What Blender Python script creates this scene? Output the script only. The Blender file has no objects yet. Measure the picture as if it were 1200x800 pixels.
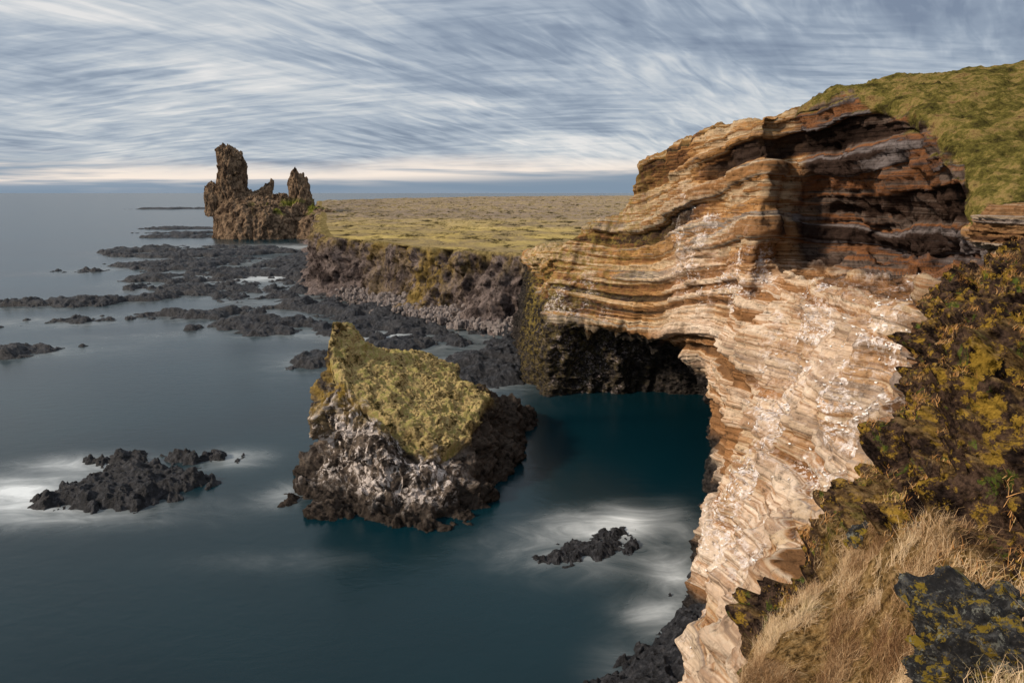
import bpy, math, numpy as np
from mathutils import Vector
rng = np.random.default_rng(7)
sc = bpy.context.scene
COL = sc.collection

# ------------------------------------------------------------------ noise
def _h(ix, iy, iz, seed):
    h = (ix.astype(np.uint32)*np.uint32(374761393) + iy.astype(np.uint32)*np.uint32(668265263)
         + iz.astype(np.uint32)*np.uint32(2246822519) + np.uint32((seed*3266489917) & 0xffffffff))
    h ^= h >> np.uint32(13); h *= np.uint32(1274126177); h ^= h >> np.uint32(16)
    h *= np.uint32(2246822519); h ^= h >> np.uint32(15)
    return h.astype(np.float64)/4294967295.0*2-1
def vn(p, seed=0):
    i = np.floor(p).astype(np.int64); f = p-i
    u = f*f*f*(f*(f*6-15)+10)
    x, y, z = i[..., 0], i[..., 1], i[..., 2]
    ux, uy, uz = u[..., 0], u[..., 1], u[..., 2]
    def L(a, b, t): return a+(b-a)*t
    c00 = L(_h(x, y, z, seed), _h(x+1, y, z, seed), ux)
    c10 = L(_h(x, y+1, z, seed), _h(x+1, y+1, z, seed), ux)
    c01 = L(_h(x, y, z+1, seed), _h(x+1, y, z+1, seed), ux)
    c11 = L(_h(x, y+1, z+1, seed), _h(x+1, y+1, z+1, seed), ux)
    return L(L(c00, c10, uy), L(c01, c11, uy), uz)
_R = np.array([[0.80, 0.60, 0], [-0.48, 0.64, 0.60], [0.36, -0.48, 0.80]])
def fbm(p, o=4, seed=0, gain=.5, rot=True, ridged=False):
    p = np.array(p, dtype=np.float64); s = 0; a = 1; t = 0
    for k in range(o):
        n = vn(p, seed+k*17)
        if ridged: n = 1-2*np.abs(n)
        s = s+a*n; t += a; a *= gain
        p = (p@_R.T if rot else p)*2.03+13.7
    return s/t
def ss(a, b, x):
    t = np.clip((x-a)/(b-a), 0, 1); return t*t*(3-2*t)

# ------------------------------------------------------------------ mesh helpers
def fill_mesh(name, V, F, mat, attrs, smooth):
    me = bpy.data.meshes.new(name); k = F.shape[1]; n = len(F)
    me.vertices.add(len(V)); me.vertices.foreach_set('co', V.reshape(-1).astype(np.float32))
    me.loops.add(n*k); me.loops.foreach_set('vertex_index', F.reshape(-1).astype(np.int32))
    me.polygons.add(n); me.polygons.foreach_set('loop_start', np.arange(0, n*k, k, dtype=np.int32))
    me.polygons.foreach_set('use_smooth', np.full(n, smooth, dtype=bool))
    me.update(calc_edges=True)
    for kk, v in (attrs or {}).items():
        at = me.attributes.new(kk, 'FLOAT', 'POINT'); at.data.foreach_set('value', np.clip(v, 0, 1).reshape(-1).astype(np.float32))
    me.materials.append(mat)
    ob = bpy.data.objects.new(name, me); COL.objects.link(ob); return ob
def grid_obj(name, V, mat, attrs=None, closed=False, flip=False):
    R, C = V.shape[:2]
    idx = np.arange(R*C).reshape(R, C)
    if closed: idx = np.vstack([idx, idx[:1]])
    a, b, c, d = idx[:-1, :-1], idx[:-1, 1:], idx[1:, 1:], idx[1:, :-1]
    q = np.stack([a, b, c, d] if not flip else [a, d, c, b], -1).reshape(-1, 4)
    return fill_mesh(name, V.reshape(-1, 3), q, mat, attrs, True)
def poly_obj(name, V, F, mat, attrs=None, smooth=True): return fill_mesh(name, V, F, mat, attrs, smooth)
def cr(P, t, closed=False):
    n = len(P); i = np.floor(t).astype(int)
    if closed:
        f = t-i; g = lambda k: P[(i+k) % n]
    else:
        i = np.clip(i, 0, n-2); f = t-i
        Q = np.concatenate([[2*P[0]-P[1]], P, [2*P[-1]-P[-2]]]); g = lambda k: Q[i+k+1]
    f = f.reshape((-1,)+(1,)*(P.ndim-1))
    a, b, c, d = g(-1), g(0), g(1), g(2)
    return .5*(2*b+(c-a)*f+(2*a-5*b+4*c-d)*f*f+(3*b-a-3*c+d)*f**3)
def density(P, n, axis, closed=False, floor=10, wt=None):
    """parameter values spaced so that cells shrink near the viewpoint and stay coarse far off"""
    P = np.moveaxis(P, axis, 0)
    if closed: P = np.concatenate([P, P[:1]])
    d = np.linalg.norm(P[1:]-P[:-1], axis=-1)/np.maximum(np.linalg.norm((P[1:]+P[:-1])/2-[0, 0, 40], axis=-1), floor)
    w = np.minimum(d, .9).mean(1)+1e-3
    if wt is not None: w = w*np.array(wt)
    cw = np.concatenate([[0], np.cumsum(w)])
    return np.interp(np.linspace(0, cw[-1], n, endpoint=not closed), cw, np.arange(len(cw)))
def loft(ctrl, ns, nr, closed=False, floor=10, wr=None, ws=None):
    P = np.array(ctrl, dtype=float)
    ts = density(P, ns, 0, closed, floor, ws); tr = density(P, nr, 1, False, floor, wr)
    A = cr(P, ts, closed)
    B = cr(np.swapaxes(A, 0, 1), tr)
    return np.swapaxes(B, 0, 1), ts, tr
def normals(V, sign=1, closed=False):
    if closed: dS = np.roll(V, -1, 0)-np.roll(V, 1, 0)
    else: dS = np.gradient(V, axis=0)
    dR = np.gradient(V, axis=1)
    n = np.cross(dR, dS)*sign
    return n/np.maximum(np.linalg.norm(n, axis=-1, keepdims=True), 1e-9)

# ------------------------------------------------------------------ materials
class M:
    def __init__(s, name, rough=.9, matte=False):
        s.m = bpy.data.materials.new(name); s.m.use_nodes = True
        s.t = s.m.node_tree; s.t.nodes.clear()
        s.out = s.t.nodes.new('ShaderNodeOutputMaterial')
        if matte:
            s.b = s.t.nodes.new('ShaderNodeBsdfDiffuse'); s.b.inputs['Roughness'].default_value = .6
        else:
            s.b = s.t.nodes.new('ShaderNodeBsdfPrincipled')
            s.b.inputs['Roughness'].default_value = rough
            s.b.inputs['Specular IOR Level'].default_value = .25
        s.t.links.new(s.b.outputs[0], s.out.inputs[0])
        s.pos = s.t.nodes.new('ShaderNodeNewGeometry').outputs['Position']
    def put(s, sock, v):
        if isinstance(v, bpy.types.NodeSocket): s.t.links.new(v, sock)
        else:
            if isinstance(v, (tuple, list)) and len(v) == 3 and sock.type == 'RGBA': v = (*v, 1)
            sock.default_value = v
    def mul3(s, v, k):
        n = s.t.nodes.new('ShaderNodeVectorMath'); n.operation = 'MULTIPLY'
        s.put(n.inputs[0], v); n.inputs[1].default_value = k; return n.outputs[0]
    def noise(s, k, detail=5, rough=.55, dist=0, vec=None):
        if not isinstance(k, (tuple, list)): k = (k, k, k)
        n = s.t.nodes.new('ShaderNodeTexNoise'); s.put(n.inputs['Vector'], s.mul3(vec or s.pos, k))
        n.inputs['Scale'].default_value = 1; n.inputs['Detail'].default_value = detail
        n.inputs['Roughness'].default_value = rough; n.inputs['Distortion'].default_value = dist
        return n.outputs['Fac']
    def ramp(s, f, stops, interp='LINEAR'):
        n = s.t.nodes.new('ShaderNodeValToRGB'); s.put(n.inputs[0], f); e = n.color_ramp.elements
        n.color_ramp.interpolation = interp
        while len(e) < len(stops): e.new(.5)
        for i, (p, c) in enumerate(stops):
            e[i].position = p; e[i].color = (c, c, c, 1) if not isinstance(c, tuple) else (*c, 1)
        return n.outputs[0]
    def mix(s, f, a, b, mode='MIX'):
        n = s.t.nodes.new('ShaderNodeMix'); n.data_type = 'RGBA'; n.blend_type = mode
        s.put(n.inputs[0], f); s.put(n.inputs[6], a); s.put(n.inputs[7], b); return n.outputs[2]
    def math(s, op, a, b=0.0, clamp=False):
        n = s.t.nodes.new('ShaderNodeMath'); n.operation = op; n.use_clamp = clamp
        s.put(n.inputs[0], a); s.put(n.inputs[1], b); return n.outputs[0]
    def attr(s, name):
        n = s.t.nodes.new('ShaderNodeAttribute'); n.attribute_name = name; return n.outputs['Fac']
    def bump(s, h, strength=.6, dist=.3, nrm=None):
        n = s.t.nodes.new('ShaderNodeBump'); s.put(n.inputs['Height'], h)
        n.inputs['Strength'].default_value = strength; n.inputs['Distance'].default_value = dist
        if nrm is not None: s.t.links.new(nrm, n.inputs['Normal'])
        return n.outputs[0]
    def done(s, col, nrm=None, rough=None):
        s.put(s.b.inputs[0], col)
        if nrm is not None: s.t.links.new(nrm, s.b.inputs['Normal'])
        if rough is not None: s.put(s.b.inputs['Roughness'], rough)
        return s.m

def mat_cliff(name):
    m = M(name, matte=True)
    bed = m.attr('bed')
    st2 = m.noise((.08, .08, 3.6), 5, .62, .2)
    blot = m.noise((.14, .14, .20), 5, .6, .4)
    fine = m.noise(1.6, 7, .72)
    bc = m.math('ADD', bed, m.math('MULTIPLY', m.math('SUBTRACT', st2, .5), .40))
    # rust / cream / grey / orange beds
    rock = m.ramp(bc, [(.08, (.045, .030, .024)), (.20, (.17, .080, .036)), (.30, (.40, .215, .085)), (.41, (.54, .42, .28)), (.49, (.23, .110, .045)), (.57, (.44, .24, .095)), (.66, (.19, .165, .150)), (.77, (.52, .41, .29)), (.90, (.29, .15, .065))])
    rock = m.mix(m.ramp(blot, [(.52, 0.), (.68, .4)]), rock, m.mix(bed, (.15, .085, .04), (.34, .21, .10)))
    pale = m.mix(m.ramp(bc, [(.22, 0.), (.36, .95), (.46, .05), (.56, 1.), (.68, .15), (.82, .9)]), (.36, .185, .080), (.74, .64, .53))
    rock = m.mix(m.math('MULTIPLY', m.attr('pale'), m.ramp(blot, [(.35, 1.), (.60, .45)])), rock, pale)
    dk = m.ramp(st2, [(.33, .32), (.43, 1.), (.60, 1.1), (.72, .65)])
    rock = m.mix(.75, rock, dk, 'MULTIPLY')
    brown_or_shade = m.ramp(bc, [(.08, (.018, .012, .010)), (.25, (.055, .035, .027)), (.36, (.13, .10, .085)), (.46, (.22, .095, .040)), (.56, (.070, .054, .052)), (.68, (.20, .175, .175)), (.82, (.045, .030, .025))])  # dark brown strata, toned down further to carry the niche shade
    brown_or_shade = m.mix(.8, brown_or_shade, dk, 'MULTIPLY')
    rock = m.mix(m.attr('brown_or_shade'), rock, brown_or_shade)
    gn = m.noise((1.3, 1.3, 1.9), 7, .80, .5)
    g = m.math('MULTIPLY', m.attr('guano'), m.ramp(gn, [(.49, 0.), (.54, 1.)]))
    rock = m.mix(g, rock, m.ramp(fine, [(.35, (.48, .40, .38)), (.6, (.82, .77, .75))]))
    bas = m.ramp(fine, [(.3, (.008, .008, .009)), (.52, (.028, .025, .024)), (.7, (.080, .066, .058))])
    bas = m.mix(m.math('MULTIPLY', m.attr('guano'), m.ramp(gn, [(.52, 0.), (.60, .75)])), bas, (.50, .42, .41))
    rock = m.mix(m.attr('basalt_or_shade'), rock, bas)
    rock = m.mix(m.math('MULTIPLY', m.attr('lichen'), m.ramp(m.noise(.9, 6, .7), [(.45, 0.), (.6, .8)])), rock, (.24, .18, .05))
    gr = m.ramp(m.noise(.35, 8, .82), [(.38, (.030, .024, .012)), (.45, (.080, .070, .020)), (.51, (.130, .112, .030)), (.57, (.25, .18, .07)), (.66, (.10, .050, .025))])
    rock = m.mix(m.attr('grass'), rock, gr)
    rock = m.mix(1, rock, m.ramp(fine, [(.32, .30), (.45, 1.), (.7, 1.2)]), 'MULTIPLY')
    h = m.math('ADD', m.math('MULTIPLY', st2, .8), m.math('MULTIPLY', fine, 1.1))
    return m.done(rock, m.bump(h, 1, .45))

def mat_basalt(name):
    m = M(name, .7)
    fine = m.noise(1.1, 7, .72)
    big = m.noise(.10, 4, .6)
    c = m.ramp(fine, [(.3, (.005, .005, .007)), (.5, (.018, .019, .023)), (.66, (.072, .072, .080))])
    c = m.mix(m.ramp(big, [(.5, 0.), (.7, .4)]), c, (.055, .050, .048))
    return m.done(c, m.bump(fine, 1, .8), m.ramp(fine, [(.3, .35), (.7, .8)]))

def mat_stack(name):
    m = M(name, matte=True)
    fine = m.noise(1.2, 7, .72); mid = m.noise((.32, .32, .42), 6, .68, .6)
    c = m.ramp(mid, [(.33, (.022, .018, .016)), (.47, (.070, .056, .048)), (.56, (.160, .126, .100)), (.68, (.055, .044, .039))])
    g = m.math('MULTIPLY', m.attr('guano'), m.ramp(m.noise((.55, .55, .38), 7, .78, .8), [(.50, 0.), (.555, .95)]))
    c = m.mix(g, c, (.66, .59, .55))
    c = m.mix(m.attr('basalt_or_shade'), c, m.ramp(fine, [(.35, (.014, .012, .011)), (.6, (.060, .048, .040))]))
    c = m.mix(m.math('MULTIPLY', m.attr('lichen'), m.ramp(mid, [(.42, 0.), (.56, .9)])), c, (.30, .20, .04))
    gr = m.ramp(m.noise(.6, 8, .83), [(.38, (.06, .05, .018)), (.44, (.20, .15, .060)), (.50, (.50, .37, .18)), (.56, (.20, .21, .050)), (.62, (.48, .35, .17)), (.74, (.12, .075, .035))])
    c = m.mix(m.attr('grass'), c, gr)
    c = m.mix(1, c, m.ramp(fine, [(.32, .3), (.45, 1.), (.7, 1.2)]), 'MULTIPLY')
    return m.done(c, m.bump(fine, 1, .6))

def mat_farcliff(name):
    m = M(name, matte=True)
    fine = m.noise((.7, .7, .5), 7, .74); mid = m.noise((.12, .12, .18), 6, .7, .5)
    c = m.ramp(mid, [(.33, (.022, .018, .018)), (.46, (.080, .062, .058)), (.56, (.22, .175, .16)), (.68, (.06, .048, .046))])
    c = m.mix(m.math('MULTIPLY', m.attr('lichen'), m.ramp(m.noise((.15, .15, .07), 6, .7), [(.45, 0.), (.57, .9)])), c, (.29, .20, .06))
    c = m.mix(m.attr('guano'), c, (.28, .23, .22))
    c = m.mix(m.attr('grass'), c, m.ramp(m.noise(.25, 6, .7), [(.35, (.15, .12, .045)), (.6, (.33, .25, .11))]))
    c = m.mix(1, c, m.ramp(fine, [(.36, .15), (.5, 1.), (.7, 1.3)]), 'MULTIPLY')
    return m.done(c, m.bump(fine, 1, 1.5))

def mat_plateau(name):
    m = M(name, matte=True)
    a = m.noise((.012, .02, .02), 7, .70, .5); b = m.noise((.10, .05, .1), 8, .84)
    c = m.ramp(a, [(.38, (.50, .39, .15)), (.47, (.42, .32, .12)), (.54, (.25, .195, .11)), (.62, (.38, .295, .12))])
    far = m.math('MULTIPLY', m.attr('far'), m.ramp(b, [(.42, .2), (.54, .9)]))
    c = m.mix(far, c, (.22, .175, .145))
    c = m.mix(1, c, m.ramp(b, [(.41, .15), (.48, 1.), (.7, 1.25)]), 'MULTIPLY')
    return m.done(c, m.bump(b, 1, 2.0))

def mat_moss(name):
    m = M(name, matte=True)
    fine = m.noise(6, 7, .75); mid = m.noise(1.1, 7, .74, .4)
    c = m.ramp(mid, [(.36, (.006, .005, .005)), (.46, (.028, .019, .016)), (.54, (.095, .060, .042)), (.60, (.030, .020, .016)), (.70, (.14, .10, .075))])
    c = m.mix(m.ramp(m.noise(1.7, 7, .78), [(.53, 0.), (.57, .85)]), c, (.34, .215, .035))
    c = m.mix(m.ramp(m.noise(1.1, 6, .74, 1), [(.58, 0.), (.62, .8)]), c, (.085, .12, .020))
    c = m.mix(m.attr('grass'), c, m.ramp(m.noise(4, 6, .75), [(.38, (.06, .035, .015)), (.48, (.20, .12, .045)), (.6, (.36, .24, .11))]))
    c = m.mix(1, c, m.ramp(fine, [(.36, .15), (.5, 1.), (.66, 1.4)]), 'MULTIPLY')
    h = m.math('ADD', m.math('MULTIPLY', fine, .5), mid)
    return m.done(c, m.bump(h, 1, .5))

def mat_lichen_rock(name):
    m = M(name)
    fine = m.noise(9, 8, .74); mid = m.noise(3.5, 7, .8)
    c = m.ramp(fine, [(.3, (.004, .004, .005)), (.5, (.022, .022, .024)), (.64, (.12, .12, .118))])
    c = m.mix(m.ramp(mid, [(.53, 0.), (.56, .9)]), c, (.30, .21, .02))
    c = m.mix(m.ramp(m.noise(6, 6, .8), [(.57, 0.), (.60, .7)]), c, (.28, .29, .25))
    return m.done(c, m.bump(fine, 1, .14))

def mat_sea():
    m = M('sea_water', .22)
    m.b.inputs['IOR'].default_value = 1.33; m.b.inputs['Specular IOR Level'].default_value = .38
    c = m.mix(m.ramp(m.noise((.012, .02, 0), 4, .5, .5), [(.35, 0.), (.7, 1.)]), (.0008, .011, .017), (.002, .021, .030))
    f = m.noise((.10, .17, 0), 7, .62, 1.6)
    soft = m.noise((.05, .07, 0), 4, .5, 1)
    fa = m.attr('foam')
    k = m.math('MULTIPLY', fa, m.ramp(f, [(.30, .10), (.52, .48), (.72, 1.)]))
    k = m.math('ADD', k, m.math('MULTIPLY', m.math('MULTIPLY', fa, fa), .32), True)
    k = m.math('MULTIPLY', k, m.ramp(soft, [(.25, .5), (.55, 1.)]), True)
    c = m.mix(k, c, (.62, .66, .68))
    rip = m.noise((.35, .6, 0), 4, .6, .5)
    return m.done(c, m.bump(rip, .25, .2), m.math('ADD', m.math('MULTIPLY', k, .5), .23))

MC = mat_cliff('layered_tuff'); MB = mat_basalt('black_basalt'); MS = mat_stack('stack_rock')
MF = mat_farcliff('headland_rock'); MP = mat_plateau('moss_lava_ground'); MM = mat_moss('mossy_rock')
ML = mat_lichen_rock('lichen_rock'); MSEA = mat_sea()

# ------------------------------------------------------------------ rock displacement
def blocky(p, s, steps=5, seed=3):
    n = fbm(p/np.array(s), 3, seed)*steps
    f = np.floor(n); r = n-f
    return (f+ss(.25, .75, r))/steps
def beds(p, seed=11):
    """stacked sedimentary beds: every bed has its own protrusion, thickness and tone"""
    w = fbm(p/np.array([32., 32., 26.]), 2, seed)*3.2+fbm(p/6, 2, seed+40)*.25
    dip = .16*np.clip(p[..., 1]-92, 0, 60)-.06*np.clip(70-p[..., 1], 0, 60)
    z = p[..., 2]+w+dip
    res = []
    for th, sd, xy in ((2.6, 1, 30.), (.95, 2, 18.), (.42, 3, 10.)):
        q = z/th+.6*fbm(np.stack([p[..., 0]/xy, p[..., 1]/xy, z/th/5], -1), 2, seed+sd)
        k = np.floor(q); r = q-k; ki = k.astype(np.int64); zi = ki*0
        a = vn(np.stack([p[..., 0]/xy, p[..., 1]/xy, k*7.31], -1), seed+sd*5)+.8*_h(ki, zi, zi+3, seed+sd)
        b = vn(np.stack([p[..., 0]/xy, p[..., 1]/xy, (k+1)*7.31], -1), seed+sd*5)+.8*_h(ki+1, zi, zi+3, seed+sd)
        res.append(a+(b-a)*ss(.72, 1.0, r)-.45*np.exp(-((r-.86)/.10)**2))
    return res

# ------------------------------------------------------------------ main sea cliff
st = [
 [(120,230,26),(40,215,24),(6,203,23),(4.5,202,19),(4,201,15),(3.5,200,11),(3,199,7),(2.5,198,3),(1,196,0),(0,195,-6)],
 [(120,190,28),(40,175,27),(7,168,26),(6,166,21),(5,164,16),(4.5,161,12),(4,158,8),(3,155,4),(2,152,0),(1,151,-6)],
 [(110,170,32),(30,155,30),(8.5,141,29),(7.8,138,25),(7.4,136,20),(7.2,134.5,15),(7,134.5,9),(6.9,134,4),(6.9,133,0),(6.5,131,-6)],
 [(110,155,37),(35,145,35),(15.3,137,33.5),(15.2,134,29),(15,131.5,24),(15,129,17),(15.2,133.5,12),(15.4,135,5),(15.4,134.5,0),(15,133,-6)],
 [(110,145,42),(40,140,39),(22,133,38.2),(21.5,130,33),(21.5,126.5,26),(21.8,122,17.5),(24,132,12),(24.3,136,5),(23.8,135,0),(23,133,-6)],
 [(110,135,47),(42,128,45.5),(24.2,123.5,46.4),(24.6,122,40),(25.5,118.5,31),(26.5,113,17),(32.5,128,10),(35,133,4),(34.5,134,0),(34,133,-6)],
 [(110,122,52),(45,116,49),(28,108,48.4),(28,107,41),(28.3,106,31),(28.6,102.5,20),(31,107,11),(37,119,5),(39,126,0),(39,126,-6)],
 [(110,112,54),(48,106,50.6),(30.8,97,49.6),(31.0,96,42),(30.9,95,32),(30.0,95,22),(29.3,96,12.8),(31.5,99.5,6),(33.5,103,0),(33.2,103,-6)],
 [(110,108,55),(49,101,51.6),(33.0,92.3,50.4),(32.6,90.6,43),(31.7,89.2,33),(29.3,88,24),(28.0,87,15),(28.2,87.5,7),(28.6,88,0),(28.1,87,-6)],
 [(110,106,55.6),(50,99.5,52.1),(35.0,91.2,50.6),(38.3,93.5,43),(39.2,93.8,33.2),(30.8,83.5,25.5),(27.4,81,15),(26.9,81.5,7),(26.9,81.6,0),(26.6,81,-6)],
 [(110,98,60),(50,92,54),(37.8,83,50.6),(41.6,86,43),(47,90,32.0),(31.8,71.5,29.6),(26,67,18.6),(22.3,64.5,8),(20.7,63.5,0),(20,63,-6)],
 [(110,85,58),(52,80,52.5),(38.8,71.5,47.6),(42.6,75,40.5),(50,82,32.3),(30.6,59.5,31.2),(24.4,54,22.5),(19.0,50,12.3),(15.5,51,0),(14,50,-6)],
 [(100,65,52),(46,62,46.5),(35.6,57.3,41.9),(39,61,38.6),(46,67.5,33.4),(29.6,49.5,33),(24.9,43,26.4),(15,35,17),(9.5,38,0),(9,38,-6)],
 [(90,50,46),(42,50,41.5),(32.5,48,37.9),(33.8,49,36.6),(34.8,49.3,34.4),(25.5,41.5,33.2),(19.9,32,30.0),(11,23,25),(4,30,0),(3,30,-6)],
 [(90,36,43),(45,36,40),(34,36,38),(30,35,36),(27,34,35),(20,30,33),(14,22,29),(8,17,23),(0,22,0),(0,22,-6)],
 [(90,20,43),(40,16,40),(24,16,38),(20,15,36),(17,14,34),(12,12,32),(7,9,28),(3,6,20),(-3,8,0),(-3,8,-6)],
]
V, ts, tr = loft(st, 1060, 580, floor=25, wr=[.25,.8,1,1,1,1,1,1,.3])
N0 = normals(V); TR = np.broadcast_to(tr, V.shape[:2])
face = ss(1.8, 2.2, TR)
nearf = ss(95, 80, V[..., 1])*ss(4.6, 5.3, TR)
d = fbm(V/13, 3, 1)*1.6 + blocky(V, [5.5, 5.5, 30.], 3, 5)*2.8 + blocky(V, [9., 9., 9.], 3, 6)*1.5*(1-.5*nearf)
d += nearf*(fbm(V/np.array([5.2, 5.2, 26.]), 2, 7, rot=False, ridged=True)*2.6-.7)
rockytop = ss(86, 92, V[..., 1])*ss(1.3, 1.9, TR)*(1-face)
V1 = V+N0*(d*(.15+.55*face+.35*rockytop))[..., None]
b1, b2, b3 = beds(V1)
bl = blocky(V1, [2.4, 2.4, 3.4], 3, 21)
zb = np.interp(V1[..., 1], [40, 55, 75, 90, 105, 125, 140, 160], [1, 2.5, 4, 6, 9, 15, 17, 20])+fbm(V1/6, 3, 9)*3
bas = ss(1.2, -1.2, V1[..., 2]-zb)
fb = np.clip(face+.8*rockytop, 0, 1)
d2 = fb*((1-bas)*(b1*(.75-.25*nearf)+b2*(.30-.05*nearf)+b3*.12+bl*(.9-.3*nearf))+bas*(fbm(V1/2.2, 4, 31, ridged=True)*1.0+blocky(V1, [2.5, 2.5, 4], 5, 33)*1.2))
d2 += face*fbm(V1/.9, 3, 77)*.12 + (1-face)*(fbm(V1/3.5, 4, 71)*.7+blocky(V1, [6, 6, 6], 4, 72)*.8+fbm(V1/1.0, 4, 73, .6)*.4)
V2 = V1+N0*d2[..., None]
N2 = normals(V2)
X, Y, Z = V2[..., 0], V2[..., 1], V2[..., 2]
nz = N2[..., 2]; nn = fbm(V2/3, 4, 41)
grass = np.maximum(ss(2.06, 1.88, TR+nn*.45), ss(.55, .8, nz+nn*.25)*ss(33, 37, Z)*ss(2.9, 2.3, TR))
grass *= np.clip(ss(93, 85, Y+nn*4)+ss(1.5, 1.0, TR)+.3, 0, 1)
def blob(cx, cy, cz, r): return np.exp(-((X-cx)**2+(Y-cy)**2+(Z-cz)**2)/(r*r))
gu = sum(blob(*q) for q in [(28,107,33,6),(30,99,30,5),(31,92,29,4),(31,68,28,6),(28,60,29,7),(27,66,20,6),(24,58,16,6),(24,48,26,6),(20,42,20,6),(23,62,9,5),(16,133,9,7),(11,134,18,6),(22,130,6,6),(17,50,8,5)])
gu = gu*(.15+1.4*ss(-.15, .3, fbm(V2/3.0, 3, 47)))*(.5+1.0*ss(-.1, .5, nz))
brown_or_shade = ss(31.0, 33.2, Z+nn*1.5)*ss(92.5, 90, Y+nn*1.5)*ss(33.0, 35.5, X+nn)
brown_or_shade = np.maximum(brown_or_shade, ss(29, 31, Z)*ss(36.5, 39.5, X+nn*1.5)*ss(96, 94, Y))  # niche under the overhang: its shade is painted into the rock colour
brown_or_shade = np.maximum(brown_or_shade, ss(50, 41, Y+nn*3)*ss(24, 29, Z+nn*2)*.6)  # hollow right of the spur, its shadow painted as darker rock
brown_or_shade = np.maximum(brown_or_shade, .6*ss(-.1, -.5, fbm(V2/np.array([9, 9, 14.]), 3, 48))*ss(84, 92, Y)*ss(30, 40, Z))
pale = ss(33.5, 29, Z+nn*2)*ss(120, 104, Y)*(.30+.70*ss(-.5, .2, fbm(V2/np.array([8, 8, 4.]), 3, 49)))
lich = np.clip(blob(7, 150, 22, 20)*1.2+ss(118, 135, Y)*ss(15, 25, Z)*.35+blob(24, 125, 36, 12)*.4, 0, 1)
bed = np.clip(.5+.38*b1+.15*b2+.05*b3, 0, 1)
cliff = grid_obj('sea_cliff', V2, MC, dict(grass=grass, guano=gu, brown_or_shade=brown_or_shade, basalt_or_shade=bas, lichen=lich, bed=bed, pale=pale), flip=True)
cliffV, cliffN, cliffG = V2.reshape(-1, 3), N2.reshape(-1, 3), np.clip(gu, 0, 1).reshape(-1)*(1-bas.reshape(-1)*.7)

# ------------------------------------------------------------------ foreground bank
fg = [
 [(70,52,42),(40,44,38.5),(32,40,37.5),(26,38,36.2),(22.8,36,34.5),(22,35,30),(23,36,20)],
 [(60,34,42),(36,32,38.8),(26,30,37.6),(20.9,29,36.3),(18.2,28,34),(17.3,27.5,30),(19,28.5,20)],
 [(60,22,42),(30,22,39.2),(20,21,38.4),(14.9,20.5,36.4),(12.9,20,33.5),(11.8,19.5,29),(14,21,18)],
 [(60,12,42),(25,14,39.4),(14.5,14,38.7),(10.3,14.5,36.1),(8.3,15,32.4),(6.4,15.5,28.3),(8.7,17,16)],
 [(60,4,42),(20,8,39.4),(10,8,38.6),(6.6,9,35.9),(5.5,10.5,32.8),(4.8,12,30),(6,14,16)],
 [(60,-4,42),(15,2,39),(6,3,38),(4,5,36),(3.6,7.5,33),(3,10,30),(4,12,16)],
 [(60,-20,42),(10,-8,39.5),(3,-5,38.8),(0,-1,38.2),(-1,1.5,36),(-1.5,3,28),(0,5,12)],
]
V, ts, tr = loft(fg, 900, 620, floor=5, wr=[.08,.35,1,1.3,1.2,.3], ws=[1,1,1,1,1,.4])
N0 = normals(V); TR = np.broadcast_to(tr, V.shape[:2]); TS = np.broadcast_to(ts[:, None], V.shape[:2])
edge = 3.25+1.2*np.clip(4-TR, 0, 2)
gmask = ss(-.2, .2, TS-edge+fbm(V/1.5, 4, 3)*.8)
rough = 1-.9*gmask
u = V@_R.T
d = fbm(V/4, 3, 51)*.8*(.3+.7*rough) + rough*(-.40+fbm(V/2.0, 5, 52, .6, ridged=True)*.70+blocky(u, [1.8, 1.8, 1.4], 3, 53)*1.7+blocky(V, [.6, .6, .5], 3, 54)*.42+fbm(V/.3, 4, 55, .6)*.16)
near = ss(3, 7, np.linalg.norm(V-np.array([0, 0, 40]), axis=-1))
V2 = V+N0*(d*near+gmask*(.10*fbm(V/.5, 3, 57)+.22*fbm(V/1.4, 3, 56)))[..., None]
N2 = normals(V2)
gtop = np.clip(gmask+ss(.75, .95, N2[..., 2]+.4*fbm(V/1.0, 4, 58))*.6, 0, 1)
bank = grid_obj('foreground_ground', V2, MM, dict(grass=gtop), flip=True)

def blades(name, P, L, W, mat, lean, tint):
    n = len(P); ang = rng.uniform(0, 2*np.pi, n)
    side = np.stack([np.cos(ang), np.sin(ang), 0*ang], -1)*W[:, None]
    dirn = lean+rng.normal(0, .45, (n, 3)); dirn[:, 2] = np.abs(dirn[:, 2])*.5+.6
    dirn /= np.linalg.norm(dirn, axis=1, keepdims=True)
    droop = np.stack([rng.normal(.12, .3, n), rng.normal(-.1, .3, n), -np.abs(rng.normal(.2, .2, n))], -1)
    m1 = P+dirn*L[:, None]*.55; tip = P+(dirn+droop*.9)*L[:, None]
    Vv = np.stack([P-side, P+side, m1+side*.7, m1-side*.7, tip], 1).reshape(-1, 3)
    i = np.arange(n)*5
    F = np.concatenate([np.stack([i, i+1, i+2], -1), np.stack([i, i+2, i+3], -1), np.stack([i+3, i+2, i+4], -1)])
    return poly_obj(name, Vv, F, mat, dict(tint=np.repeat(tint, 5)), smooth=False)
mg = M('dry_grass_blades', matte=True)
MG = mg.done(mg.ramp(mg.attr('tint'), [(0., (.11, .055, .028)), (.25, (.30, .18, .090)), (.5, (.54, .39, .23)), (.8, (.68, .54, .37)), (1., (.20, .17, .05))]))
fl = V2.reshape(-1, 3); gm = gmask.reshape(-1); trf = TR.reshape(-1); nf = N2.reshape(-1, 3)
cl = fbm(fl/.6, 3, 91)
dist = np.linalg.norm(fl-np.array([0, 0, 40]), axis=1)
w = gm*ss(-.15, .28, cl)*(trf < 5.0)*(trf > 1.4)*(dist > 3.0)*(nf[:, 2] > .05)
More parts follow.
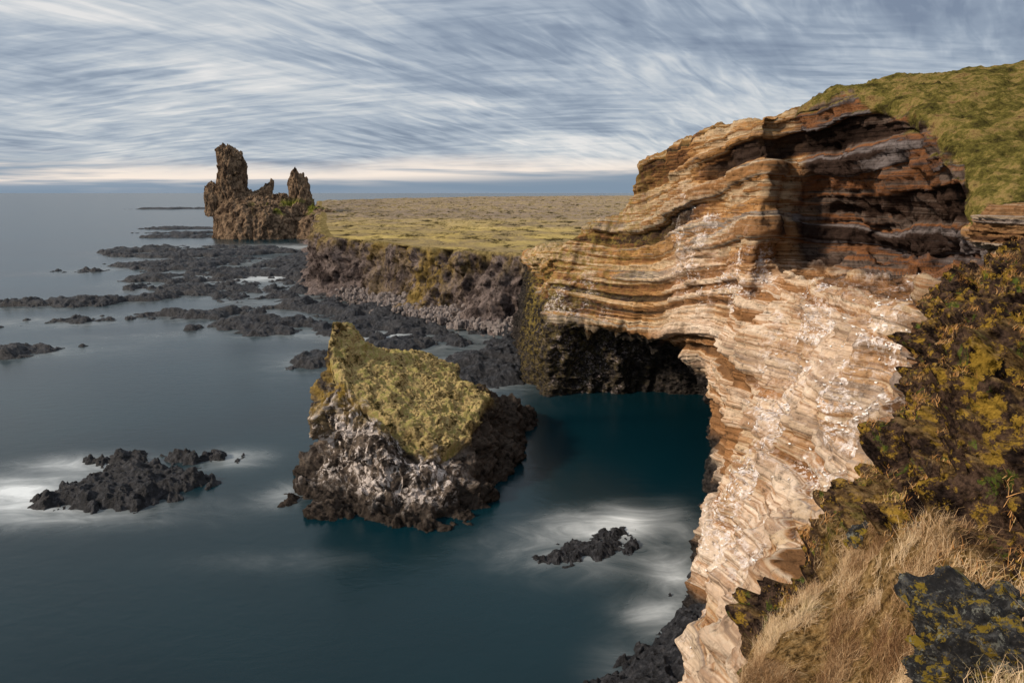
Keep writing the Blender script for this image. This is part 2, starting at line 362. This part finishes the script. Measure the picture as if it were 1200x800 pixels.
sel = rng.choice(len(fl), 115000, p=w/w.sum())
P = fl[sel]+rng.normal(0, .04, (len(sel), 3))*[1, 1, .2]-[0, 0, .03]
clump = .5+.5*fbm(P/.35, 2, 93)
L = (.10+.34*rng.random(len(sel))**1.3)*(.35+1.4*clump)
tuft = fbm(P/1.3, 3, 94)
blades('dry_grass', P, L, .0018+.0025*rng.random(len(sel)), MG, np.array([.25, -.15, .45]), np.clip(.36+rng.normal(0, .13, len(sel))+tuft*.7+clump*.25, 0, 1))
w = (1-gm)*ss(.12, .30, fbm(fl/.9, 3, 95))*(nf[:, 2] > .35)*(trf < 4.8)*(trf > 1.4)
sel = rng.choice(len(fl), 70000, p=w/w.sum())
P = fl[sel]+rng.normal(0, .05, (len(sel), 3))*[1, 1, .2]
mg = M('russet_grass_blades', matte=True)
c = mg.ramp(mg.attr('tint'), [(0., (.10, .045, .015)), (.5, (.46, .23, .08)), (.8, (.58, .41, .21)), (1., (.18, .18, .03))])
blades('russet_grass', P, .06+.20*rng.random(len(sel)), .003+.005*rng.random(len(sel)), mg.done(c), np.array([.2, -.1, .6]), np.clip(rng.random(len(sel))*.6+.5*fbm(P/1.5, 2, 96)+.2, 0, 1))

# boulders on the bank
def rock_ball(c, r, seed, n=120, amp=.35):
    th = np.linspace(0, 2*np.pi, n, endpoint=False); ph = np.linspace(.02, np.pi-.02, n//2)
    T, Pp = np.meshgrid(th, ph, indexing='ij')
    D = np.stack([np.cos(T)*np.sin(Pp), np.sin(T)*np.sin(Pp), np.cos(Pp)], -1)
    k = 1+amp*fbm(D*1.3+seed, 3, seed)+amp*1.1*blocky(D+seed*.3, [.6, .6, .45], 3, seed+1)+amp*.4*blocky(D+seed*.3, [.2, .2, .2], 3, seed+6)+.10*fbm(D*6, 4, seed+2, .6, ridged=True)
    return D*k[..., None]*np.array(r)+np.array(c)
grid_obj('lichen_boulder', rock_ball((4.6, 5.3, 35.75), (.98, .78, .72), 34, 460, .4), ML, closed=True)
grid_obj('lichen_boulder', rock_ball((7.0, 12.4, 33.3), (.35, .3, .25), 9, 160), ML, closed=True)
grid_obj('lichen_boulder', rock_ball((3.7, 6.3, 34.5), (.32, .3, .25), 27, 160), ML, closed=True)
lb = rock_ball((27.4, 36.5, 38.1), (2.6, 2.4, 1.35), 23, 260, .2)
q1, q2, q3 = beds(lb+[3, 3, 3])
lb = lb+(lb-[27.4, 36.5, 38.1])*[.06, .06, 0]*(q2+q3)[..., None]
grid_obj('layered_boulder', lb, MC, dict(bed=np.clip(.5+.3*q2+.2*q3, 0, 1), brown_or_shade=.45+0*q1), closed=True)

# ------------------------------------------------------------------ mid sea stack
def S(base, m1, m2, edge, inner): return [(base[0], base[1], -5), (base[0], base[1], 0), m1, m2, edge, inner]
ctr = (-14, 97, 12.8)
sk = [
 S((-31,85), (-26.0,89,3.2), (-28.2,90,9.5), (-25.5,92,16.3), (-20,94.5,14.8)),
 S((-26.5,79), (-21.6,85,4), (-23,85.8,9), (-21.8,88,13.9), (-18,92,13.5)),
 S((-19,76), (-17,80.8,3.0), (-16.6,82,8), (-16.2,84.8,10.7), (-15,90,12.0)),
 S((-11,74.6), (-10.6,79.4,2.2), (-10,81.4,6), (-9.1,84,7.8), (-11,89.5,10.4)),
 S((-3.6,78.0), (-4.8,82.8,2.2), (-5.8,85,6), (-6.1,88,8.0), (-9.5,92,10.2)),
 S((-1.6,87), (-3.2,91,4), (-3.8,93.5,7.5), (-3.8,96,9.6), (-8.5,96,10.8)),
 S((5.4,119), (3,114,4.2), (-1.0,106,6.8), (-4.8,102.5,9.8), (-9,99,11.4)),
 S((-3,124), (-4,118,4), (-6.5,112,8), (-8,107.5,11), (-11,101.5,12.4)),
 S((-13,117), (-13,114,5), (-13.5,111,10), (-14,108,14.6), (-14,102,13.4)),
 S((-24,110), (-23.6,108,5), (-23,106,11), (-22.4,103.5,17.0), (-18,100,14.8)),
 S((-29.5,98), (-28,98,6), (-27.4,98,13), (-25.9,98,22.4), (-22,97,16.4)),
]
for r in sk: r.append(ctr)
V, ts, tr = loft(sk, 760, 420, closed=True, floor=40)
N0 = normals(V, -1, True); TR = np.broadcast_to(tr, V.shape[:2])
face = ss(4.25, 3.85, TR)
d = fbm(V/6, 3, 61)*1.2*(.35+.65*face)+face*(blocky(V, [3.5, 3.5, 9], 3, 60)*1.8+blocky(V, [4, 4, 4], 3, 59)*1.1-1.0)
V1 = V+N0*d[..., None]
fade = ss(6.0, 5.6, TR)
u = np.stack([V1[..., 0]*.8+V1[..., 2]*.6, V1[..., 1], V1[..., 2]*.8-V1[..., 0]*.6], -1)
d2 = face*(fbm(u/np.array([2.2, 2.2, 3.2]), 4, 62, ridged=True)*.6+blocky(u, [1.7, 1.7, 2.4], 3, 63)*1.4+blocky(V1, [.8, .8, .8], 3, 67)*.3)+(1-face)*(fbm(V1/1.3, 5, 65, .65)*.7+blocky(V1, [3.5, 3.5, 3.5], 4, 68)*1.2)*fade
V2 = V1+N0*d2[..., None]
X, Y, Z = V2[..., 0], V2[..., 1], V2[..., 2]; nn = fbm(V2/2.0, 4, 66)
grass = ss(3.75, 4.10, TR+nn*.7)
gu = np.clip(sum(blob(*q) for q in [(-23,84,8.5,6),(-17,81,6,6),(-26,88,6,4),(-12,80,4.5,5),(-21,86,12,3)])*1.5, 0, 1)*(1-grass)
bas = np.clip(ss(3.0, .8, Z+nn*1.5)+ss(-8, -3, X+nn*3)*.7, 0, 1)  # dark basalt foot, plus painted shade over the right side
lich = np.clip(blob(-26, 91, 14, 5)+ss(3.1, 3.9, TR)*.45, 0, 1)
grid_obj('sea_stack', V2, MS, dict(grass=grass, guano=gu, basalt_or_shade=bas, lichen=lich), closed=True)

# ------------------------------------------------------------------ far headland cliff + plateau
coast = [(-331,1200),(-250,900),(-200,720),(-165,600),(-140,510),(-122,440),(-100,360),(-84,305),(-76,283),(-62,268),(-49,256),(-38,238),(-27,227),(-15,217),(-5,209),(6,203),(14,200)]
cf = []
for i, (x, y) in enumerate(coast):
    j0, j1 = max(i-1, 0), min(i+1, len(coast)-1)
    tx, ty = coast[j1][0]-coast[j0][0], coast[j1][1]-coast[j0][1]; l = math.hypot(tx, ty)
    ox, oy = ty/l, -tx/l
    top = 22.3 if y < 500 else 22.3+(y-500)*.006
    cf.append([(x-ox*14, y-oy*14, top-1.6), (x-ox*3, y-oy*3, top-.2), (x, y, top-.6), (x+ox*1, y+oy*1, top*.75), (x+ox*2, y+oy*2, top*.5), (x+ox*4, y+oy*4, top*.25), (x+ox*8, y+oy*8, 1.5), (x+ox*16, y+oy*16, -3)])
V, ts, tr = loft(cf, 1000, 150, floor=60)
N0 = normals(V); TR = np.broadcast_to(tr, V.shape[:2]); face = ss(1.3, 2.2, TR)
d = fbm(V/np.array([14., 14., 40.]), 3, 81)*6*face+blocky(V, [9, 9, 30], 3, 80)*5*face
V1 = V+N0*d[..., None]*[1, 1, .3]
d2 = face*(fbm(V1/np.array([4., 4., 6.]), 4, 82, ridged=True)*2.2+blocky(V1, [5, 5, 5], 4, 83)*2.8)
V2 = V1+N0*d2[..., None]*[1, 1, .4]
X, Y, Z = V2[..., 0], V2[..., 1], V2[..., 2]; nn = fbm(V2/6, 4, 84)
grass = ss(2.25, 1.8, TR+nn*.9)
lich = np.clip(np.exp(-((X+27)**2+(Y-226)**2)/150)*1.2+ss(14, 22, Z+nn*4)*.6+np.exp(-((X+45)**2+(Y-252)**2)/120)*.5, 0, 1)
gu = ss(6, 1, Z+nn*3)*.4
grid_obj('headland_cliff', V2, MF, dict(grass=grass, lichen=lich, guano=gu), flip=True)

ys = np.geomspace(200, 2700, 800); us = np.linspace(0, 1, 480)**1.2
cy = [200, 203, 209, 217, 227, 238, 256, 268, 283, 305, 360, 440, 510, 600, 720, 900, 1200, 2000, 2700]
cx = [12, 6, -5, -15, -27, -38, -49, -62, -76, -84, -100, -122, -140, -165, -200, -250, -331, -120, 390]
xl = np.interp(ys, cy, cx)+2.6; xr = np.maximum(.45*ys+20, xl+30)
PX = xl[:, None]+(xr-xl)[:, None]*us; PY = np.broadcast_to(ys[:, None], PX.shape)
p = np.stack([PX, PY, 0*PX], -1)
base = 22.0+np.clip((PY-500)*.006, 0, 6)
amp = np.clip(.9+(PY-230)/200, .9, 3.2)
inn = ss(0, 10, PX-xl[:, None])
hz = base+inn*amp*(fbm(p/np.array([26., 40., 1]), 5, 86, .6)*.8+.6*np.maximum(fbm(p/9, 5, 87, .6, ridged=True), -.2)-.1)
p[..., 2] = hz
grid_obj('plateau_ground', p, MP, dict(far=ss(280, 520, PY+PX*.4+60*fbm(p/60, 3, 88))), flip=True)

# ------------------------------------------------------------------ twin rock pinnacles on the headland
def pillar(rows, seed, ns=200, nr=220, amp=1.0):
    R = np.array(rows, float); t = np.linspace(0, len(R)-1, nr); Q = cr(R, t)
    Q[:, 3:] = np.maximum(Q[:, 3:], .02)
    th = np.linspace(0, 2*np.pi, ns, endpoint=False)
    c, s = np.cos(th)[:, None], np.sin(th)[:, None]
    V = np.stack([Q[:, 1]+Q[:, 3]*c, Q[:, 2]+Q[:, 4]*s, Q[:, 0]+0*c], -1)
    N = np.stack([c+0*V[..., 0], s+0*V[..., 0], 0*V[..., 0]], -1)
    k = np.clip(Q[:, 3]/10, .05, 1)*amp
    d = (fbm(V/np.array([8., 8., 18.]), 3, seed)*2.2+fbm(V/np.array([3.6, 3.6, 7.]), 4, seed+1, ridged=True)*1.6+blocky(V, [4, 4, 9], 4, seed+2)*3.2-1.0)*k
    V = V+N*d[..., None]
    V[..., 2] += (fbm(V/np.array([3., 3., 9.]), 3, seed+5)*3.0+blocky(V, [4, 4, 12], 3, seed+7)*4-1.5)*np.clip(Q[:, 0]/50, 0, 1)
    return V
parts = [
 pillar([(-4,-230,640,45,40),(4,-230,640,43,38),(14,-231,640,41,35),(24,-232,640,39,31),(30,-234,640,35,27),(34,-238,640,28,20),(38,-244,640,18,14),(41,-247,640,9,7),(42,-247,640,.1,.1)], 201, 420, 220),
 pillar([(20,-257,636,14,13),(36,-256,636,13.5,12),(48,-254.5,636,12.5,12),(58,-253.5,636,12.5,12),(66,-253,636,13,12),(72,-253.5,636,12.5,11),(76,-254.5,636,11,10),(79,-256.5,636,8.5,8),(81,-257.5,636,5,5),(82,-258,636,.1,.1)], 217),
 pillar([(20,-270,632,8,8),(38,-271,632,7,7),(45,-271.5,632,5.6,5),(48.5,-271.5,632,4,4),(50,-271.5,632,.1,.1)], 231),
 pillar([(20,-224,640,17,14),(32,-226,640,14,12),(39,-229,640,10,9),(44,-225,640,5.6,6),(49,-221,640,3.2,3),(53,-219,640,2,2),(54.5,-219,640,.1,.1)], 241),
 pillar([(20,-208,640,13,12),(30,-210,640,12,10),(35,-212,640,8,7),(39,-214,640,4,4),(41,-215,640,.1,.1)], 251),
 pillar([(10,-195,644,17,16),(28,-195,644,13,13),(38,-195.5,644,11,10),(46,-196,644,9.6,9.5),(53,-197,644,7.8,8),(57.5,-198,644,5.4,6),(61,-198.5,644,2.8,3),(62.5,-199,644,.1,.1)], 261),
 pillar([(-4,-170,640,34,34),(8,-172,640,30,30),(17,-174,640,25,24),(22,-176,640,17,15),(27,-182,640,8,7),(29,-184,640,.1,.1)], 271),
]
vs, fs, o = [], [], 0
for Vp in parts:
    A, B = Vp.shape[:2]; idx = np.arange(A*B).reshape(A, B); idx = np.vstack([idx, idx[:1]])+o
    fs.append(np.stack([idx[:-1, :-1], idx[1:, :-1], idx[1:, 1:], idx[:-1, 1:]], -1).reshape(-1, 4)); vs.append(Vp.reshape(-1, 3)); o += A*B
m = M('pinnacle_rock', matte=True)
f1 = m.noise((.16, .16, .12), 7, .72, .5)
c = m.ramp(f1, [(.34, (.028, .018, .014)), (.46, (.135, .092, .062)), (.57, (.31, .215, .14)), (.7, (.10, .068, .050))])
c = m.mix(1, c, m.ramp(m.noise(.5, 6, .7), [(.34, .35), (.5, 1.), (.7, 1.2)]), 'MULTIPLY')
c = m.mix(m.attr('grass'), c, (.16, .165, .030))
VV = np.concatenate(vs)
gA = ss(-.1, .2, fbm(VV/12, 3, 5))*ss(19, 23, VV[:, 2])*ss(37, 30, VV[:, 2])*ss(-236, -220, VV[:, 0])
poly_obj('rock_pinnacle', VV, np.concatenate(fs), m.done(c, m.bump(f1, 1, 3)), dict(grass=gA))

# ------------------------------------------------------------------ low lava rocks
def sdpoly(x, y, poly):
    P = np.array(poly, float); Q = np.roll(P, -1, 0); d = np.full(x.shape, 1e9); ins = np.zeros(x.shape, bool)
    for (x0, y0), (x1, y1) in zip(P, Q):
        ex, ey = x1-x0, y1-y0; t = np.clip(((x-x0)*ex+(y-y0)*ey)/(ex*ex+ey*ey), 0, 1)
        d = np.minimum(d, np.hypot(x-x0-t*ex, y-y0-t*ey))
        with np.errstate(divide='ignore', invalid='ignore'):
            ins ^= ((y0 > y) != (y1 > y)) & (x < ex*(y-y0)/(ey if ey else 1e-9)+x0)
    return np.where(ins, d, -d)
def sdell(x, y, e):
    cx, cy, rx, ry = e[:4]; a = math.radians(e[4] if len(e) > 4 else 0)
    u, v = (x-cx)*math.cos(a)+(y-cy)*math.sin(a), -(x-cx)*math.sin(a)+(y-cy)*math.cos(a)
    return (1-np.hypot(u/rx, v/ry))*min(rx, ry)
P1 = [(-281,470),(-289,530),(-185,520),(-150,470),(-213,427),(-260,444)]
P2 = [(-224,381),(-208,416),(-162,433),(-110,440),(-80,308),(-49,262),(-15,222),(6,205),(6,150),(-2,143),(-12,158),(-28,170),(-48,187),(-59,194),(-46,214),(-65,230),(-91,240),(-115,262),(-166,293),(-181,314),(-176,348)]
ELL = [(-168,249,12,5.5,5),(-130,217,28,6,14),(-145,261,6,4),(-224,358,10,6),(-126,170,6,2.2,10),(-80,207,10,5,10),(-62,198,9,4),(-47,162,5.5,6),(-6,146,8,7),(-200,395,30,14)]
def shelf_sd(x, y):
    s = np.maximum(sdpoly(x, y, P1), sdpoly(x, y, P2))
    for e in ELL: s = np.maximum(s, sdell(x, y, e))
    return s
def rock_h(x, y, s, H, seed, sc1=1.0, cap=1e9, wild=1.0):
    p = np.stack([x, y, 0*x], -1)
    n = fbm(p/(16*sc1), 4, seed, .6)*wild; r = fbm(p/(4*sc1), 5, seed+1, .6, ridged=True); q = blocky(p, [4*sc1, 4*sc1, 1], 3, seed+2)
    e = np.minimum(s, cap)/(4*sc1)+n*1.5+q*.8-.15
    return np.clip(np.tanh(e)*H*.75, -2.5, 9)+np.where(e > -.8, (r*.55+q*.6)*H*.6, 0)
yy = np.geomspace(128, 570, 760); aa = np.linspace(-.80, .055, 700)
GX = yy[:, None]*aa; GY = np.broadcast_to(yy[:, None], GX.shape)
s = shelf_sd(GX, GY)
shore = ss(26, 4, sdpoly(GX, GY, [(-165,600),(-122,440),(-84,305),(-76,283),(-49,256),(-27,227),(6,203),(60,200),(60,600)])*-1)
gz = rock_h(GX, GY, s, 2.8, 300, 1.2, cap=2.0, wild=1.8)+shore*1.4
gz = np.minimum(gz, np.where(s < -6, -1, 99))
grid_obj('lava_shelf', np.stack([GX, GY, gz], -1), MB, flip=True)
def island(name, x0, x1, y0, y1, ells, H, seed, sc1, n=220, wild=1.0):
    xs = np.linspace(x0, x1, n); yv = np.linspace(y0, y1, n); A, B = np.meshgrid(xs, yv)
    s = np.full(A.shape, -1e9)
    for e in ells: s = np.maximum(s, sdell(A, B, e))
    z = rock_h(A, B, s, H, seed, sc1, wild=wild); z = np.minimum(z, np.where(s > -4*sc1, 99, -1))
    grid_obj(name, np.stack([A, B, z], -1), MB, flip=True)
island('sea_rock', -78, -32, 72, 110, [(-53.0,88,9.5,7.0,22),(-59,84,5,3,10),(-47,89.5,5,3.5),(-58,98,6,2.4,0),(-50,98.5,5,2.0,0)], 2.2, 415, .45, 380, .6)
island('sea_rock', 0, 20, 62, 84, [(9.2,71.5,4.6,2.2,25),(12,74.5,2.4,1.5,30),(6,70,2,1.2)], 1.1, 431, .3, 280)
island('sea_rock', -1000, -700, 1600, 1900, [(-858,1750,100,40,0)], 5, 441, 6, 120)
island('sea_rock', -430, -270, 590, 860, [(-374,790,35,12),(-310,640,34,16),(-345,700,26,9)], 3, 451, 2, 200)
xs = np.linspace(-2, 34, 460); yv = np.linspace(38, 92, 620); A, B = np.meshgrid(xs, yv)
fx = np.interp(B, [38, 51, 63.5, 79, 92], [9.5, 15.5, 20.7, 26.4, 29.5]); wd = np.interp(B, [38, 46, 52, 57, 64, 72, 92], [12, 9.5, 6, 3.6, 2.0, 1.0, .8])
s = A-(fx-wd)
z = rock_h(A, B, np.minimum(s, 8), 2.0, 460, .4)+ss(1, 8, s)*2.0
grid_obj('shore_rocks', np.stack([A, B, z], -1), MB, flip=True)
# boulder beach at the foot of the headland
pb = np.array([(-60,259),(-49,248),(-38,230),(-27,219),(-15,209),(-5,201),(2,196)], float)
t = rng.uniform(0, len(pb)-1.01, 3600); pc = cr(pb, t)
off = rng.normal(0, 3.4, (len(t), 2)); pc = pc+off
r = .35+1.1*rng.random(len(t))**3
th = np.linspace(0, 2*np.pi, 8, endpoint=False); ph = np.array([.35, .95, 1.57, 2.3])
D = np.array([[math.cos(a_)*math.sin(b_), math.sin(a_)*math.sin(b_), math.cos(b_)] for b_ in ph for a_ in th]+[[0, 0, 1]])
FF = [(k*8+i, (k+1)*8+i, (k+1)*8+(i+1) % 8) for k in range(3) for i in range(8)]+[(k*8+i, (k+1)*8+(i+1) % 8, k*8+(i+1) % 8) for k in range(3) for i in range(8)]+[(32, i, (i+1) % 8) for i in range(8)]
FF = np.array(FF)
jit = 1+rng.uniform(-.22, .22, (len(t), len(D), 1))
VB = D[None]*jit*(r[:, None, None]*rng.uniform(.7, 1.2, (len(t), 1, 3)))+np.stack([pc[:, 0], pc[:, 1], 2.4+.30*(off[:, 1])+.3*rng.random(len(t))], -1)[:, None]
FB = (FF[None]+(np.arange(len(t))*len(D))[:, None, None]).reshape(-1, 3)
m = M('beach_boulder_rock', matte=True); c = m.ramp(m.noise(.5, 5, .7), [(.35, (.08, .065, .06)), (.5, (.20, .17, .16)), (.68, (.34, .30, .28))])
poly_obj('beach_boulders', VB.reshape(-1, 3), FB, m.done(c), smooth=False)

# ------------------------------------------------------------------ sea sheet
def axis(lo, hi, step, far, grow=1.12):
    a = list(np.arange(lo, hi+step, step)); st_ = step
    while a[-1] < far: st_ *= grow; a.append(a[-1]+st_)
    st_ = step; b = [a[0]]
    while b[-1] > -far: st_ *= grow; b.append(b[-1]-st_)
    return np.array(b[:0:-1]+a)
xs = axis(-85, 40, .8, 90000); ysea = axis(30, 135, .8, 90000)
A, B = np.meshgrid(xs, ysea)
foam = np.zeros(A.shape)
for (cx_, cy_, rx, ry, am) in [(-69,86,10,6,1.3),(-64,97,8,3.5,1.0),(-43,99,5,3.5,.6),(-55,81,12,4,.55),(8,77,5.5,3.5,.8),(14.5,78,4.5,4,.9),(9,71,8,5,.28),(2,72,6,4,.18),(17.5,66,3,4,.8),(14,59,3,3,.8),(21,76,2.5,6,.4),(9.5,52,2.5,3,.3),(-31,86,3,3.5,.55),(-5,158,9,6,1.),(-123,330,18,12,1.),(-40,190,12,6,.9),(-160,514,30,20,.8),(-26,69,9,2,.1),(-100,190,30,6,.14)]:
    foam += am*np.exp(-((A-cx_)/rx)**2-((B-cy_)/ry)**2)
reg = (A > -330) & (A < 30) & (B > 120) & (B < 640)
sd = np.full(A.shape, -999.); sd[reg] = shelf_sd(A[reg], B[reg])
foam += .30*np.exp(-np.abs(np.minimum(sd, 0)+1)/5)
grid_obj('sea', np.stack([A, B, 0*A], -1), MSEA, dict(foam=foam), flip=True)

# ------------------------------------------------------------------ nesting seabirds
w = (cliffG > .10)*(np.abs(cliffN[:, 2]) < .95)*(cliffN[:, 2] > .1)*(cliffV[:, 1] < 115)*(cliffV[:, 1] > 38)*(.2+cliffG)
sel = rng.choice(len(cliffV), 420, p=w/w.sum())
u, v = np.meshgrid(np.linspace(0, 2*np.pi, 7)[:-1], np.linspace(.2, np.pi-.2, 5), indexing='ij')
body = np.stack([np.cos(v)*.18, np.cos(u)*np.sin(v)*.085, np.sin(u)*np.sin(v)*.09], -1).reshape(-1, 3)
head = np.stack([np.cos(v)*.06+.15, np.cos(u)*np.sin(v)*.05, np.sin(u)*np.sin(v)*.05+.10], -1).reshape(-1, 3)
idx = np.arange(30).reshape(6, 5); idx = np.vstack([idx, idx[:1]])
q = np.stack([idx[:-1, :-1], idx[1:, :-1], idx[1:, 1:], idx[:-1, 1:]], -1).reshape(-1, 4)
B1 = np.concatenate([body, head])*.8; Q1 = np.concatenate([q, q+30]); allv, allf = [], []
for k, i in enumerate(sel):
    an = rng.uniform(0, 6.28); c_, s_ = math.cos(an), math.sin(an)
    allv.append(B1@np.array([[c_, s_, 0], [-s_, c_, 0], [0, 0, 1]])+cliffV[i]+cliffN[i]*.05+[0, 0, .05]); allf.append(Q1+60*k)
m = M('seabird_plumage', matte=True)
poly_obj('seabird_colony', np.concatenate(allv), np.concatenate(allf), m.done((.8, .79, .78)))

# ------------------------------------------------------------------ sky
EL, AZ = math.radians(32), math.radians(247)
w = bpy.data.worlds.new('World'); sc.world = w; w.use_nodes = True; t = w.node_tree; t.nodes.clear()
class W(M):
    def __init__(s): s.t = t
W = W()
out = t.nodes.new('ShaderNodeOutputWorld'); bg = t.nodes.new('ShaderNodeBackground'); t.links.new(bg.outputs[0], out.inputs[0])
bg.inputs[1].default_value = .1
sky = t.nodes.new('ShaderNodeTexSky'); sky.sky_type = 'NISHITA'; sky.sun_disc = False; sky.sun_elevation = EL; sky.sun_rotation = AZ
tc = t.nodes.new('ShaderNodeTexCoord').outputs['Generated']
sep = t.nodes.new('ShaderNodeSeparateXYZ'); t.links.new(tc, sep.inputs[0]); z = sep.outputs[2]
den = W.math('ADD', W.math('MAXIMUM', z, 0.0), .17)
cmb = t.nodes.new('ShaderNodeCombineXYZ'); t.links.new(W.math('DIVIDE', sep.outputs[0], den), cmb.inputs[0]); t.links.new(W.math('DIVIDE', sep.outputs[1], den), cmb.inputs[1])
def rotz(v, a):
    r = t.nodes.new('ShaderNodeVectorRotate'); r.rotation_type = 'Z_AXIS'; r.inputs['Angle'].default_value = math.radians(a); t.links.new(v, r.inputs[0]); return r.outputs[0]
cv = cmb.outputs[0]
big = W.noise((.55, .85, 1), 5, .55, .7, vec=rotz(cv, -25))
streak = W.noise((1.5, 2.6, 1), 6, .62, .6, vec=rotz(cv, -25))
rip = W.noise((3.4, 15, 1), 3, .5, .6, vec=rotz(cv, -52))
rip2 = W.noise((3.2, 17, 1), 3, .5, .5, vec=rotz(cv, 8))
ripm = W.mix(W.ramp(W.noise((.8, .8, 1), 2, .5, 0, vec=cv), [(.42, 0.), (.58, 1.)]), rip, rip2)
f = W.math('ADD', W.math('MULTIPLY', big, .50), W.math('ADD', W.math('MULTIPLY', streak, .24), W.math('MULTIPLY', ripm, .26)))
f = W.math('SUBTRACT', f, W.math('MULTIPLY', W.math('MULTIPLY', z, sep.outputs[0]), .25))
cloud = W.ramp(f, [(.37, (.20, .25, .34)), (.44, (.29, .35, .44)), (.49, (.41, .47, .55)), (.54, (.57, .61, .65)), (.61, (.80, .79, .78))])
cloud = W.mix(W.ramp(z, [(.28, 0.), (.75, 1.)]), cloud, (.72, .77, .83))
hb = W.noise((2.0, 2.0, 34), 5, .6, .4, vec=tc)
slot = W.mix(W.ramp(hb, [(.42, 0.), (.54, 1.)]), (.30, .37, .46), (.98, .86, .76))
band = W.math('ADD', z, W.math('MULTIPLY', W.math('SUBTRACT', W.noise((3, 3, 10), 5, .6, 0, vec=tc), .5), .06))
cloud = W.mix(W.ramp(band, [(.028, 1.), (.052, 0.)]), cloud, slot)
cloud = W.mix(W.ramp(W.math('ADD', W.math('ADD', z, W.math('MULTIPLY', sep.outputs[0], -.030)), W.math('MULTIPLY', hb, .012)), [(.022, .95), (.036, 0.)]), cloud, (.21, .29, .39))
sc_ = W.mul3(cloud, (10, 10, 10))
fin = W.mix(.94, sky.outputs[0], sc_)
t.links.new(fin, bg.inputs[0])

sd_ = bpy.data.lights.new('sun', 'SUN'); sd_.energy = 4.3; sd_.angle = math.radians(6); sd_.color = (1, .84, .66)
so = bpy.data.objects.new('sun', sd_); COL.objects.link(so)
dv = Vector((math.sin(AZ)*math.cos(EL), math.cos(AZ)*math.cos(EL), math.sin(EL)))
so.rotation_euler = dv.to_track_quat('Z', 'Y').to_euler()

# ------------------------------------------------------------------ camera
cd = bpy.data.cameras.new('camera'); cd.lens = 24; cd.sensor_width = 36; cd.clip_start = .1; cd.clip_end = 200000
co = bpy.data.objects.new('camera', cd); COL.objects.link(co); co.location = (0, 0, 40)
co.rotation_euler = (math.radians(90-12.27), 0, 0)
sc.camera = co
sc.view_settings.view_transform = 'Standard'; sc.view_settings.look = 'None'; sc.view_settings.exposure = 0
